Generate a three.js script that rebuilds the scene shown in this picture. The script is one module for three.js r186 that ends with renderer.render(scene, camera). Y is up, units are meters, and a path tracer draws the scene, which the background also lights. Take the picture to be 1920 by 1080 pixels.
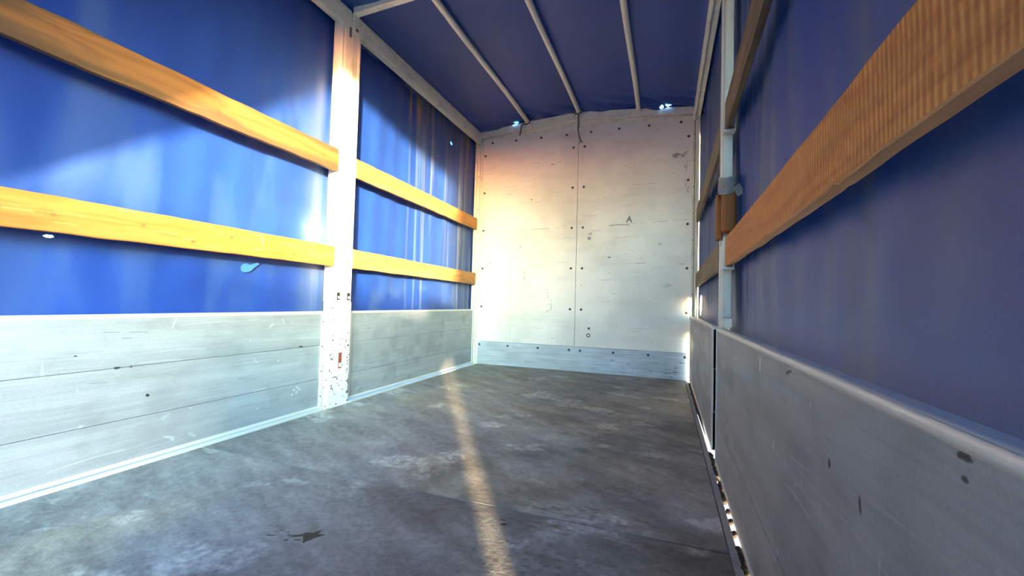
import * as THREE from 'three';
import { RoundedBoxGeometry } from 'three/addons/geometries/RoundedBoxGeometry.js';
import { mergeGeometries } from 'three/addons/utils/BufferGeometryUtils.js';
import { Sky } from 'three/addons/objects/Sky.js';

// ------------------------------------------------------------------ camera, sky, sun, exposure
const scene = new THREE.Scene();
const camera = new THREE.PerspectiveCamera(2 * Math.atan(540 / 799.85) * 180 / Math.PI, 1920 / 1080, 0.01, 400);
camera.position.set(0.8632, 0.6804, 4.278);
camera.rotation.order = 'YXZ';
camera.rotation.set(0.03329, 0.34682, 0.02724);
const renderer = new THREE.WebGLRenderer({ antialias: true });
renderer.toneMapping = THREE.LinearToneMapping;
renderer.toneMappingExposure = 2.2;
renderer.shadowMap.enabled = true;
const SUN_AZ = 30.7 * Math.PI / 180, SUN_EL = 7 * Math.PI / 180;   // azimuth measured from +z towards +x
const sunDir = new THREE.Vector3(Math.sin(SUN_AZ) * Math.cos(SUN_EL), Math.sin(SUN_EL), Math.cos(SUN_AZ) * Math.cos(SUN_EL));
const sky = new Sky();
sky.name = 'sky';
sky.scale.setScalar(300);
const su = sky.material.uniforms;
su.turbidity.value = 8; su.rayleigh.value = 1.5; su.mieCoefficient.value = 0.0042; su.mieDirectionalG.value = 0.72;
su.cloudCoverage.value = 0;
su.sunPosition.value.copy(sunDir);
scene.add(sky);
scene.environmentIntensity = 4.2;
scene.backgroundIntensity = 1.0;
const sun = new THREE.DirectionalLight(new THREE.Color(1.0, 0.77, 0.45), 23);
sun.name = 'sun';
sun.position.copy(sunDir).multiplyScalar(30);
sun.castShadow = true;
sun.shadow.radius = 4.2;
sun.shadow.mapSize.set(4096, 4096);
Object.assign(sun.shadow.camera, { left: -8, right: 8, top: 8, bottom: -8, near: 1, far: 80 });
scene.add(sun, sun.target);

// ------------------------------------------------------------------ helpers
let seed = 7;
const rnd = () => { seed = (seed + 0x6d2b79f5) | 0; let t = Math.imul(seed ^ (seed >>> 15), 1 | seed); t = (t + Math.imul(t ^ (t >>> 7), 61 | t)) ^ t; return ((t ^ (t >>> 14)) >>> 0) / 4294967296; };
const range = (a, b) => a + (b - a) * rnd();
const used = new Map();
function numbered(n) { const k = used.get(n) || 0; used.set(n, k + 1); return k ? n + '_' + String(k).padStart(3, '0') : n; }
function setup(m) { m.castShadow = true; m.receiveShadow = true; return m; }
function thing(name, label, category, group) {
  const o = new THREE.Group(); o.name = numbered(name); o.userData = { label, category };
  if (group) o.userData.group = group;
  scene.add(o); return o;
}
function structure(name, label) { const o = new THREE.Group(); o.name = name; o.userData = { kind: 'structure', label }; scene.add(o); return o; }
function part(name, geo, mat, parent, label) {
  const m = setup(new THREE.Mesh(geo, mat)); m.name = numbered(name);
  if (label) m.userData.label = label;
  parent.add(m); return m;
}
// metre uv by dominant normal: long axis z runs along u
function boxUV(g, du = 0, dv = 0) {
  if (g.index) g = g.toNonIndexed();
  const p = g.attributes.position, n = g.attributes.normal, uv = new Float32Array(p.count * 2);
  for (let i = 0; i < p.count; i++) {
    const ax = Math.abs(n.getX(i)), ay = Math.abs(n.getY(i)), az = Math.abs(n.getZ(i));
    let u, v;
    if (ax >= ay && ax >= az) { u = p.getZ(i); v = p.getY(i); } else if (ay >= az) { u = p.getZ(i); v = p.getX(i); } else { u = p.getX(i); v = p.getY(i); }
    uv[2 * i] = u + du; uv[2 * i + 1] = v + dv;
  }
  g.setAttribute('uv', new THREE.BufferAttribute(uv, 2));
  return g;
}
// bevelled box from corner to corner, already in place
function rb(x0, x1, y0, y1, z0, z1, r = 0.003, seg = 2) {
  const w = Math.abs(x1 - x0), h = Math.abs(y1 - y0), d = Math.abs(z1 - z0);
  const g = new RoundedBoxGeometry(w, h, d, seg, Math.min(r, w / 2.05, h / 2.05, d / 2.05));
  g.translate((x0 + x1) / 2, (y0 + y1) / 2, (z0 + z1) / 2);
  return boxUV(g);
}
// extrude an (a, b) outline along an axis
function extrudeZ(pts, z0, z1, bevel = 0) {
  const s = new THREE.Shape(pts.map(([a, b]) => new THREE.Vector2(a, b)));
  const g = new THREE.ExtrudeGeometry(s, { depth: z1 - z0 - 2 * bevel, bevelEnabled: bevel > 0, bevelSize: bevel, bevelThickness: bevel, bevelOffset: -bevel, bevelSegments: 1, curveSegments: 8 });
  g.translate(0, 0, z0 + bevel); return boxUV(g);
}
// extrude outline given in (x, z) along y
function extrudeY(pts, y0, y1) {
  const s = new THREE.Shape(pts.map(([x, z]) => new THREE.Vector2(x, -z)));
  const g = new THREE.ExtrudeGeometry(s, { depth: y1 - y0, bevelEnabled: true, bevelSize: 0.001, bevelThickness: 0.001, bevelSegments: 1 });
  g.rotateX(-Math.PI / 2); g.translate(0, y0, 0); return boxUV(g);
}
const merge = (l) => mergeGeometries(l.map((g) => { if (g.index) g = g.toNonIndexed(); for (const k of Object.keys(g.attributes)) if (!['position', 'normal', 'uv'].includes(k)) g.deleteAttribute(k); return g; }));

// ------------------------------------------------------------------ noise and textures
function hash(x, y, s) { let h = Math.imul(x, 374761393) ^ Math.imul(y, 668265263) ^ Math.imul(s, 2246822519); h = Math.imul(h ^ (h >>> 13), 1274126177); return ((h ^ (h >>> 16)) >>> 0) / 4294967296; }
function vnoise(x, y, s) {
  const ix = Math.floor(x), iy = Math.floor(y); let fx = x - ix, fy = y - iy; fx = fx * fx * (3 - 2 * fx); fy = fy * fy * (3 - 2 * fy);
  const a = hash(ix, iy, s), b = hash(ix + 1, iy, s), c = hash(ix, iy + 1, s), d = hash(ix + 1, iy + 1, s);
  return a + (b - a) * fx + (c - a) * fy + (a - b - c + d) * fx * fy;
}
function fbm(x, y, s, oct = 4) { let v = 0, a = 0.5, t = 0; for (let o = 0; o < oct; o++) { v += a * vnoise(x, y, s + o * 17); t += a; a *= 0.5; x *= 2.03; y *= 2.03; } return v / t; }
const clamp = (x, a = 0, b = 1) => Math.min(b, Math.max(a, x));
const sst = (a, b, x) => { const t = clamp((x - a) / (b - a)); return t * t * (3 - 2 * t); };
const mixc = (a, b, t) => [a[0] + (b[0] - a[0]) * t, a[1] + (b[1] - a[1]) * t, a[2] + (b[2] - a[2]) * t];
// fn(x metres, y metres from the lower edge) -> [r, g, b, a] in 0..255; after(ctx) draws with metres, y up
function canvasOf(w, h, mw, mh, fn, after) {
  const c = document.createElement('canvas'); c.width = w; c.height = h;
  const ctx = c.getContext('2d'), im = ctx.createImageData(w, h), d = im.data;
  for (let j = 0; j < h; j++) for (let i = 0; i < w; i++) {
    const q = fn((i + 0.5) / w * mw, (h - j - 0.5) / h * mh), k = (j * w + i) * 4;
    d[k] = q[0]; d[k + 1] = q[1]; d[k + 2] = q[2]; d[k + 3] = q[3] ?? 255;
  }
  ctx.putImageData(im, 0, 0);
  if (after) { ctx.setTransform(w / mw, 0, 0, -h / mh, 0, h); after(ctx); ctx.setTransform(1, 0, 0, 1, 0, 0); }
  return c;
}
function tex(c, { srgb = true, mw, mh, off = [0, 0], wrap = true } = {}) {
  const t = new THREE.CanvasTexture(c);
  if (srgb) t.colorSpace = THREE.SRGBColorSpace;
  if (wrap) t.wrapS = t.wrapT = THREE.RepeatWrapping;
  if (mw) { t.repeat.set(1 / mw, 1 / mh); t.offset.set(-off[0] / mw, -off[1] / mh); }
  t.anisotropy = 8;
  return t;
}
const grey = (v) => [v, v, v];
function scratch(ctx, x, y, l, ang, w, col, a) {
  ctx.save(); ctx.translate(x, y); ctx.rotate(ang); ctx.globalAlpha = a; ctx.strokeStyle = col; ctx.lineWidth = w; ctx.lineCap = 'round';
  ctx.beginPath(); ctx.moveTo(-l / 2, 0); ctx.quadraticCurveTo(0, range(-0.06, 0.06) * l, l / 2, range(-0.02, 0.02) * l); ctx.stroke(); ctx.restore();
}
function blot(ctx, x, y, rx, ry, col, a, n = 14, jag = 0.45, ang = 0) {
  ctx.save(); ctx.translate(x, y); ctx.rotate(ang); ctx.globalAlpha = a; ctx.fillStyle = col; ctx.beginPath();
  for (let i = 0; i < n; i++) { const t = i / n * Math.PI * 2, r = 1 - jag * rnd(); ctx[i ? 'lineTo' : 'moveTo'](Math.cos(t) * rx * r, Math.sin(t) * ry * r); }
  ctx.closePath(); ctx.fill(); ctx.restore();
}

// ---- floor: dark phenolic plywood, scuffed, wiped and stained
const FW = 2.2;
function floorTex(w, h, z0, z1, sd, marks) {
  return canvasOf(w, h, FW, z1 - z0, (x, yy) => {
    const z = z1 - yy, X = x - 1.1;            // v runs away from the camera
    const a = 0.5, ca = Math.cos(a), sa = Math.sin(a);
    const p = X * ca + z * sa, q = -X * sa + z * ca;
    const smear = fbm(p * 2.2, q * 11, sd, 5), patch = fbm(X * 2.3 + 5, z * 2.3, sd + 40, 5), fine = fbm(X * 60, z * 60, sd + 80, 3), grain = vnoise(X * 420, z * 420, sd + 9);
    const mid = fbm(p * 9, q * 26, sd + 60, 5); let v = 127 + (smear - 0.5) * 46 + (patch - 0.5) * 56 + (mid - 0.5) * 36 + (fine - 0.5) * 34 + (grain - 0.5) * 22;
    const wet = sst(0.5, 0.72, fbm(X * 3.1 + 2, z * 3.4, sd + 120, 5)) * sst(-0.1, 0.5, X + 0.25 * fbm(z * 3, 1, 5));
    v *= 1 - 0.22 * wet;
    const scuff = sst(0.62, 0.74, fbm(X * 4 + 9, z * 5.5, sd + 200, 6)) * fine;
    v += scuff * 60;
    const brown = sst(0.5, 0.72, fbm(X * 1.8 + 20, z * 1.8, sd + 300, 4));
    return [v * (1.02 + 0.05 * brown), v * (1 + 0.012 * brown), v * (0.96 - 0.06 * brown)];
  }, (ctx) => {
    for (let i = 0; i < 220; i++) scratch(ctx, range(0, FW), range(0, z1 - z0), range(0.02, 0.2), range(-0.2, 1.2), range(0.001, 0.003), rnd() < 0.55 ? '#b9b9b6' : '#3a3936', range(0.12, 0.4));
    for (let i = 0; i < 60; i++) blot(ctx, range(0, FW), range(0, z1 - z0), range(0.004, 0.02), range(0.002, 0.006), rnd() < 0.6 ? '#4a4946' : '#a9a8a4', range(0.2, 0.45), 10, 0.6, range(0, 3));
    marks(ctx, (X) => X + 1.1, (z) => z1 - z);
  });
}
const grainBump = canvasOf(512, 512, 1, 1, (x, y) => grey(255 * fbm(x * 24, y * 24, 901, 5)));
const SEAM = 2.935;
const floorRearC = floorTex(1536, 912, SEAM, 4.25, 11, (ctx, fx, fz) => {
  const star = [[-0.024, 0.008], [-0.008, 0.012], [0.006, 0.036], [0.011, 0.014], [0.034, 0.019], [0.018, -0.006], [0.014, -0.022], [0.007, -0.042], [-0.002, -0.03], [-0.018, -0.013], [-0.056, -0.036], [-0.03, -0.004]];
  ctx.save(); ctx.translate(fx(-0.078), fz(3.311)); ctx.globalAlpha = 0.92; ctx.fillStyle = '#151618'; ctx.beginPath(); star.forEach(([a, b], i) => ctx[i ? 'lineTo' : 'moveTo'](a, b)); ctx.closePath(); ctx.fill(); ctx.restore();
  for (let i = 0; i < 14; i++) blot(ctx, fx(-0.14 + range(-0.05, 0.05)), fz(3.33 + range(-0.02, 0.03)), range(0.006, 0.02), range(0.002, 0.006), '#1d1d1e', 0.6, 10, 0.6, 0.4);
  blot(ctx, fx(0.405), fz(3.03), 0.012, 0.01, '#141414', 0.9); blot(ctx, fx(0.395), fz(3.005), 0.012, 0.007, '#222', 0.7);
  for (let i = 0; i < 40; i++) { const t = rnd(); blot(ctx, fx(0.35 + t * 0.55), fz(3.15 + range(0, 0.5)), range(0.006, 0.022), range(0.005, 0.016), '#353538', range(0.15, 0.4), 9, 0.6, range(0, 3)); }
  for (let k = 0; k < 6; k++) for (let i = 0; i < 9; i++) blot(ctx, fx(0.42 + k * 0.045 + i * 0.006), fz(3.12 + i * 0.03), 0.012, 0.005, '#2d2e31', 0.32, 8, 0.4, 0.5);
  for (let i = 0; i < 50; i++) blot(ctx, fx(0.6 + range(-0.2, 0.25)), fz(2.97 + range(0, 0.1) * rnd()), range(0.01, 0.05), range(0.004, 0.012), '#5a4b38', range(0.12, 0.35), 11, 0.6, range(-0.3, 0.3));
});
const floorFrontC = floorTex(1024, 1365, 0, SEAM, 12, (ctx, fx, fz) => {
  for (let i = 0; i < 46; i++) blot(ctx, fx(0.45 + range(-0.2, 0.35)), fz(1.9 + range(-0.35, 0.6)), range(0.02, 0.06), range(0.012, 0.05), '#39393b', range(0.1, 0.28), 12, 0.65, range(0, 3));
  for (let i = 0; i < 50; i++) blot(ctx, fx(0.6 + range(-0.22, 0.25)), fz(2.9 - range(0, 0.14) * rnd()), range(0.01, 0.05), range(0.004, 0.012), '#4c4135', range(0.12, 0.35), 11, 0.6, range(-0.3, 0.3));
  for (let i = 0; i < 26; i++) blot(ctx, fx(range(-0.75, -0.1)), fz(range(1.5, 2.5)), range(0.02, 0.07), range(0.002, 0.006), '#c8c4b8', range(0.15, 0.4), 10, 0.7, range(-0.6, 0.6));
  for (let i = 0; i < 24; i++) blot(ctx, fx(range(-0.9, 0.9)), fz(range(0.2, 1.2)), range(0.04, 0.14), range(0.01, 0.03), '#33312e', range(0.12, 0.3), 12, 0.6, range(-0.3, 0.3));
});
const floorMat = (c, z0, z1) => new THREE.MeshStandardMaterial({ map: tex(c, {}), roughness: 0.62, bumpMap: tex(grainBump, { srgb: false, mw: 0.3, mh: 0.3 }), bumpScale: 0.0012 });

// ---- painted bulkhead
function wallTex(x0, x1, sd, marks) {
  const w = x1 - x0, h = 2.25;
  return canvasOf(800, 1600, w, h, (x, y) => {
    const X = x + x0, Y = y + 0.25;
    const big = fbm(X * 1.6 + 3, Y * 1.3, 400, 5), rub = fbm(X * 3, Y * 14, 410, 5), fine = fbm(X * 40, Y * 60, 420, 3);
    let v = 1 - 0.08 * sst(0.42, 0.7, big) - 0.025 * sst(0.5, 0.75, rub) - 0.03 * (fine - 0.5);
    return [234 * v, 226 * v, 213 * v];
  }, (ctx) => {
    ctx.translate(-x0, -0.25);
    for (let i = 0; i < 60; i++) scratch(ctx, range(x0, x1), range(0.3, 2.3), range(0.02, 0.16), range(-0.06, 0.06), range(0.001, 0.0028), rnd() < 0.5 ? '#7b7368' : '#a59a8c', range(0.25, 0.7));
    for (let i = 0; i < 75; i++) blot(ctx, range(x0, x1), range(0.3, 2.3), range(0.003, 0.014), range(0.002, 0.007), rnd() < 0.5 ? '#6e665c' : '#97907f', range(0.25, 0.7), 9, 0.7, range(0, 3));
    for (let i = 0; i < 60; i++) blot(ctx, range(x0, x1), range(0.3, 1.0), range(0.002, 0.006), range(0.001, 0.004), '#8c6f52', range(0.3, 0.7), 8, 0.6, range(0, 3));
    marks(ctx);
  });
}
const wallL = wallTex(-1.08, 0, 1, (ctx) => {
  for (let i = 0; i < 9; i++) scratch(ctx, -1.0 + i * 0.1 + range(-0.03, 0.03), 1.455 + range(-0.004, 0.006), range(0.03, 0.11), 0.01, 0.003, '#5d564d', range(0.4, 0.85));
  scratch(ctx, -0.5, 1.74, 0.22, 0.02, 0.002, '#70675c', 0.6); blot(ctx, -0.49, 1.77, 0.008, 0.012, '#4d463e', 0.8);
  blot(ctx, -0.27, 2.13, 0.02, 0.006, '#4d463e', 0.8); blot(ctx, -0.19, 2.15, 0.012, 0.005, '#4d463e', 0.7); scratch(ctx, -0.46, 2.16, 0.1, -0.1, 0.002, '#7a7165', 0.6);
  blot(ctx, -0.94, 1.1, 0.01, 0.022, '#5b5349', 0.7, 10, 0.5, 0.5); blot(ctx, -0.6, 1.27, 0.008, 0.012, '#5b5349', 0.8);
  for (let i = 0; i < 8; i++) blot(ctx, -0.55 + range(-0.02, 0.02), 0.95 + range(-0.07, 0.07), range(0.006, 0.02), range(0.008, 0.024), '#867a68', range(0.3, 0.6), 10, 0.6, range(0, 3));
  for (let i = 0; i < 12; i++) blot(ctx, -0.27 + range(-0.03, 0.03), 0.7 + range(-0.12, 0.12), 0.006, 0.008, '#5f574c', 0.6);
  ctx.globalAlpha = 0.5; ctx.strokeStyle = '#b9ab95'; ctx.lineWidth = 0.004; for (const x of [-0.735, -0.705, -0.69]) { ctx.beginPath(); ctx.moveTo(x, 0.26); ctx.lineTo(x - 0.005, 1.15); ctx.stroke(); }
  scratch(ctx, -0.95, 0.5, 0.1, 0.1, 0.004, '#b5a88f', 0.7); scratch(ctx, -0.4, 0.42, 0.12, -0.1, 0.003, '#b5a88f', 0.7);
});
const wallR = wallTex(0, 1.08, 2, (ctx) => {
  for (let i = 0; i < 7; i++) scratch(ctx, 0.35 + i * 0.1 + range(-0.03, 0.03), 1.47 + i * 0.004, range(0.04, 0.12), 0.02, 0.003, '#5d564d', range(0.3, 0.7));
  scratch(ctx, 0.42, 1.465, 0.2, 0, 0.005, '#3f3a34', 0.85);
  ctx.globalAlpha = 0.9; ctx.strokeStyle = '#3e3c39'; ctx.lineWidth = 0.012; ctx.lineCap = 'round'; ctx.beginPath(); ctx.moveTo(0.49, 1.495); ctx.lineTo(0.516, 1.545); ctx.lineTo(0.535, 1.495); ctx.moveTo(0.505, 1.515); ctx.lineTo(0.528, 1.513); ctx.stroke();
  for (let i = 0; i < 30; i++) blot(ctx, 0.98 + range(-0.07, 0.06), 2.12 + range(-0.03, 0.025), range(0.008, 0.03), range(0.003, 0.01), '#5a544c', range(0.25, 0.55), 10, 0.6, 0);
  for (let i = 0; i < 26; i++) blot(ctx, 1.03 + range(-0.03, 0.02), 2.05 - range(0, 0.6) * rnd(), range(0.002, 0.006), range(0.01, 0.03), '#8a8176', range(0.25, 0.6), 8, 0.5, 0);
  scratch(ctx, 0.6, 1.86, 0.12, 0, 0.003, '#7a7165', 0.6); scratch(ctx, 0.72, 1.86, 0.07, 0, 0.003, '#7a7165', 0.6); scratch(ctx, 0.32, 2.38, 0.05, -0.4, 0.006, '#9b9182', 0.6);
  for (let i = 0; i < 6; i++) blot(ctx, 0.135 + range(-0.012, 0.012), 1.36 + range(-0.03, 0.04), range(0.008, 0.02), range(0.012, 0.03), '#6c665d', range(0.35, 0.6), 10, 0.55, range(0, 3));
  blot(ctx, 0.33, 1.15, 0.018, 0.009, '#4d463e', 0.8); for (let i = 0; i < 5; i++) scratch(ctx, 0.5 + range(-0.12, 0.12), 1.345 + range(-0.008, 0.008), 0.12, 0, 0.004, '#d29f8d', 0.5);
  scratch(ctx, 0.63, 1.09, 0.08, 0, 0.005, '#857b6e', 0.7); blot(ctx, 0.8, 1.27, 0.02, 0.02, '#a39988', 0.6); for (let i = 0; i < 5; i++) scratch(ctx, 0.87 + range(-0.04, 0.04), 0.88 + range(-0.015, 0.015), 0.05, range(-0.5, 0.5), 0.003, '#857b6e', 0.7);
  scratch(ctx, 0.2, 1.42, 0.08, 0.02, 0.003, '#6b6257', 0.6); scratch(ctx, 1.0, 1.08, 0.07, 0, 0.004, '#6b6257', 0.6);
});

// ---- aluminium
function aluTex(sd, dirt, len = 2.2, marks) {
  return canvasOf(1536, 400, len, 0.6, (x, y) => {
    const brush = fbm(x * 6, y * 260, sd, 3), streak = fbm(x * 1.6, y * 20, sd + 30, 5), spot = fbm(x * 9, y * 12, sd + 60, 5), fine = vnoise(x * 500, y * 500, sd + 3);
    let v = 156 + (brush - 0.5) * 16 + (streak - 0.5) * 26 + (fine - 0.5) * 12;
    v -= dirt * 14 * sst(0.42, 0.8, spot);
    return [v * 0.985, v, v * 1.012];
  }, (ctx) => {
    for (let i = 0; i < 70; i++) scratch(ctx, range(0, len), range(0.02, 0.58), range(0.02, 0.25), range(-0.08, 0.12), range(0.0008, 0.002), rnd() < 0.6 ? '#6f757a' : '#e4e8ea', range(0.2, 0.6));
    for (let i = 0; i < 26; i++) blot(ctx, range(0, len), range(0.02, 0.58), range(0.002, 0.009), range(0.0015, 0.005), rnd() < 0.6 ? '#26292b' : '#eef1f2', range(0.4, 0.9), 9, 0.6, range(0, 3));
    for (let i = 0; i < 12; i++) blot(ctx, range(0, len), range(0.02, 0.58), range(0.01, 0.04), range(0.005, 0.014), '#d9dee0', range(0.15, 0.35), 12, 0.6, range(0, 3));
    if (marks) marks(ctx, (z) => z - 2.2);
  });
}
const aluA = aluTex(31, 0.7), aluB = aluTex(57, 1.0);
const aluLR = aluTex(39, 0.7, 2.2, (ctx, f) => {
  for (const [y, z, rx, ry] of [[0.392, 2.37, 0.02, 0.006], [0.264, 3.137, 0.008, 0.007], [0.447, 3.37, 0.006, 0.003], [0.388, 3.245, 0.012, 0.006], [0.388, 3.20, 0.006, 0.005]]) blot(ctx, f(z), y, rx, ry, '#17191b', 0.9, 9, 0.5, 0.1);
  for (const [y, z, l] of [[0.526, 3.268, 0.05], [0.521, 3.181, 0.06], [0.5, 3.22, 0.03], [0.34, 3.3, 0.05], [0.266, 2.725, 0.05]]) scratch(ctx, f(z), y, l, 0.05, 0.003, '#6b7176', 0.7);
  scratch(ctx, f(3.05), 0.559, 0.05, 1.9, 0.004, '#f3f5f5', 0.9); scratch(ctx, f(2.5), 0.545, 0.03, 1.0, 0.003, '#e8ebec', 0.6);
  for (let i = 0; i < 5; i++) blot(ctx, f(2.4 + range(-0.03, 0.03)), 0.14 + range(-0.02, 0.03), 0.012, 0.008, '#e3e7e8', 0.5, 9, 0.6);
});
const aluRR = aluTex(63, 1.0, 2.2, (ctx, f) => {
  scratch(ctx, f(3.11), 0.548, 0.028, 1.5, 0.008, '#f6f6f2', 0.9); scratch(ctx, f(3.249), 0.395, 0.02, 1.3, 0.004, '#f0f0ec', 0.8);
  for (const [y, z, rx, ry] of [[0.565, 3.361, 0.03, 0.004], [0.573, 3.855, 0.012, 0.005], [0.471, 3.571, 0.006, 0.008], [0.457, 3.669, 0.005, 0.012], [0.556, 3.855, 0.006, 0.004]]) blot(ctx, f(z), y, rx, ry, '#1d1e1e', 0.85, 9, 0.5, 0.2);
  for (let i = 0; i < 18; i++) scratch(ctx, f(range(2.4, 3.9)), range(0.05, 0.55), range(0.01, 0.05), 1.5 + range(-0.3, 0.3), 0.0025, '#d5d6cf', range(0.2, 0.55));
});
const aluRough = canvasOf(1024, 256, 2.2, 0.6, (x, y) => { const v = 128 + (fbm(x * 3, y * 16, 71, 5) - 0.5) * 90; return [0, v, 0]; });
function aluMat(c, ox) {
  return new THREE.MeshPhysicalMaterial({ map: tex(c, { mw: 2.2, mh: 0.6, off: [ox, 0] }), metalness: 0.2, roughness: 0.95, roughnessMap: tex(aluRough, { srgb: false, mw: 2.2, mh: 0.6 }), bumpMap: tex(aluRough, { srgb: false, mw: 1.1, mh: 0.06 }), bumpScale: 0.0002 });
}
const M = {};
M.aluL = aluMat(aluLR, 2.2); M.aluL2 = aluMat(aluB, 0.7); M.aluR = aluMat(aluRR, 2.2); M.aluR2 = aluMat(aluA, 1.1);
M.profile = new THREE.MeshStandardMaterial({ color: '#d2d0c6', metalness: 0.25, roughness: 0.42, bumpMap: tex(grainBump, { srgb: false, mw: 0.2, mh: 0.2 }), bumpScale: 0.0004 });
const kickC = canvasOf(2048, 256, 2.16, 0.25, (x, y) => {
  const brush = fbm(x * 5, y * 160, 81, 4), cloud = fbm(x * 5, y * 9, 82, 5);
  const v = 186 + (brush - 0.5) * 40 + (cloud - 0.5) * 36; return [v * 0.97, v, v * 1.02];
}, (ctx) => {
  for (let i = 0; i < 110; i++) { const x = range(0, 2.16); scratch(ctx, x, range(0.01, 0.23), range(0.02, 0.22), range(-0.05, 0.05), range(0.001, 0.0035), rnd() < 0.7 ? '#50585f' : '#dde3e8', range(0.25, 0.7) * (0.5 + 0.5 * x / 2.16)); }
  for (let i = 0; i < 30; i++) blot(ctx, range(1.4, 2.1), range(0.02, 0.16), range(0.01, 0.04), range(0.002, 0.006), '#474d52', range(0.3, 0.6), 10, 0.6, 0);
});
M.kick = new THREE.MeshStandardMaterial({ map: tex(kickC, { mw: 2.16, mh: 0.25, off: [-1.08, 0] }), metalness: 0.3, roughness: 0.5 });

// ---- cream paint on steel
const creamC = canvasOf(512, 512, 0.5, 0.5, (x, y) => {
  const a = fbm(x * 14, y * 14, 91, 5), f = fbm(x * 120, y * 120, 92, 2); const v = 1 - 0.09 * sst(0.5, 0.75, a) - 0.03 * (f - 0.5);
  return [226 * v, 220 * v, 203 * v];
}, (ctx) => { for (let i = 0; i < 40; i++) blot(ctx, rnd() * 0.5, rnd() * 0.5, range(0.001, 0.003), range(0.001, 0.006), '#6e5f4c', range(0.3, 0.7), 8, 0.6, range(0, 3)); });
M.cream = new THREE.MeshStandardMaterial({ map: tex(creamC, { mw: 0.5, mh: 0.5 }), roughness: 0.48, bumpMap: tex(grainBump, { srgb: false, mw: 0.25, mh: 0.25 }), bumpScale: 0.0008 });
const chipC = canvasOf(512, 1024, 0.2, 0.7, (x, y) => {
  const n = fbm(x * 60, y * 70, 97, 5), a = fbm(x * 10, y * 10, 98, 4), edge = Math.min(x - 0.01, 0.185 - x);
  const rust = sst(0.70, 0.73, n + 0.05 * (edge < 0.03 ? 1 : 0) - (y > 0.42 ? 0.08 : 0));
  const v = 1 - 0.06 * (a - 0.5); const p = [222 * v, 223 * v, 222 * v];
  return mixc(p, [70 + 40 * a, 56 + 20 * a, 46], rust);
}, (ctx) => {
  for (let i = 0; i < 46; i++) blot(ctx, range(0.02, 0.17), range(0.02, 0.45), range(0.002, 0.007), range(0.001, 0.003), '#4a3f37', range(0.5, 0.9), 8, 0.6, range(-0.3, 0.3));
  for (let i = 0; i < 14; i++) blot(ctx, 0.085 + range(-0.005, 0.005), range(0.34, 0.56), range(0.001, 0.004), range(0.003, 0.009), '#5c463a', 0.7, 8, 0.5, 0);
});
M.chipped = new THREE.MeshStandardMaterial({ map: tex(chipC, { mw: 0.2, mh: 0.7, off: [2.0, 0] }), roughness: 0.5, bumpMap: tex(grainBump, { srgb: false, mw: 0.25, mh: 0.25 }), bumpScale: 0.001 });
M.screw = new THREE.MeshStandardMaterial({ color: '#4f4b46', metalness: 0.4, roughness: 0.5 });
M.dark = new THREE.MeshStandardMaterial({ color: '#1d1b19', roughness: 0.8 });
M.rust = new THREE.MeshStandardMaterial({ color: '#8b4136', roughness: 0.8 });
M.gasket = new THREE.MeshStandardMaterial({ color: '#55534d', roughness: 0.7 });
M.tape = new THREE.MeshPhysicalMaterial({ color: '#bdbab6', roughness: 0.35, bumpMap: tex(grainBump, { srgb: false, mw: 0.12, mh: 0.12 }), bumpScale: 0.004 });
M.cord = new THREE.MeshStandardMaterial({ color: '#6f675a', roughness: 0.95 });

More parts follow.
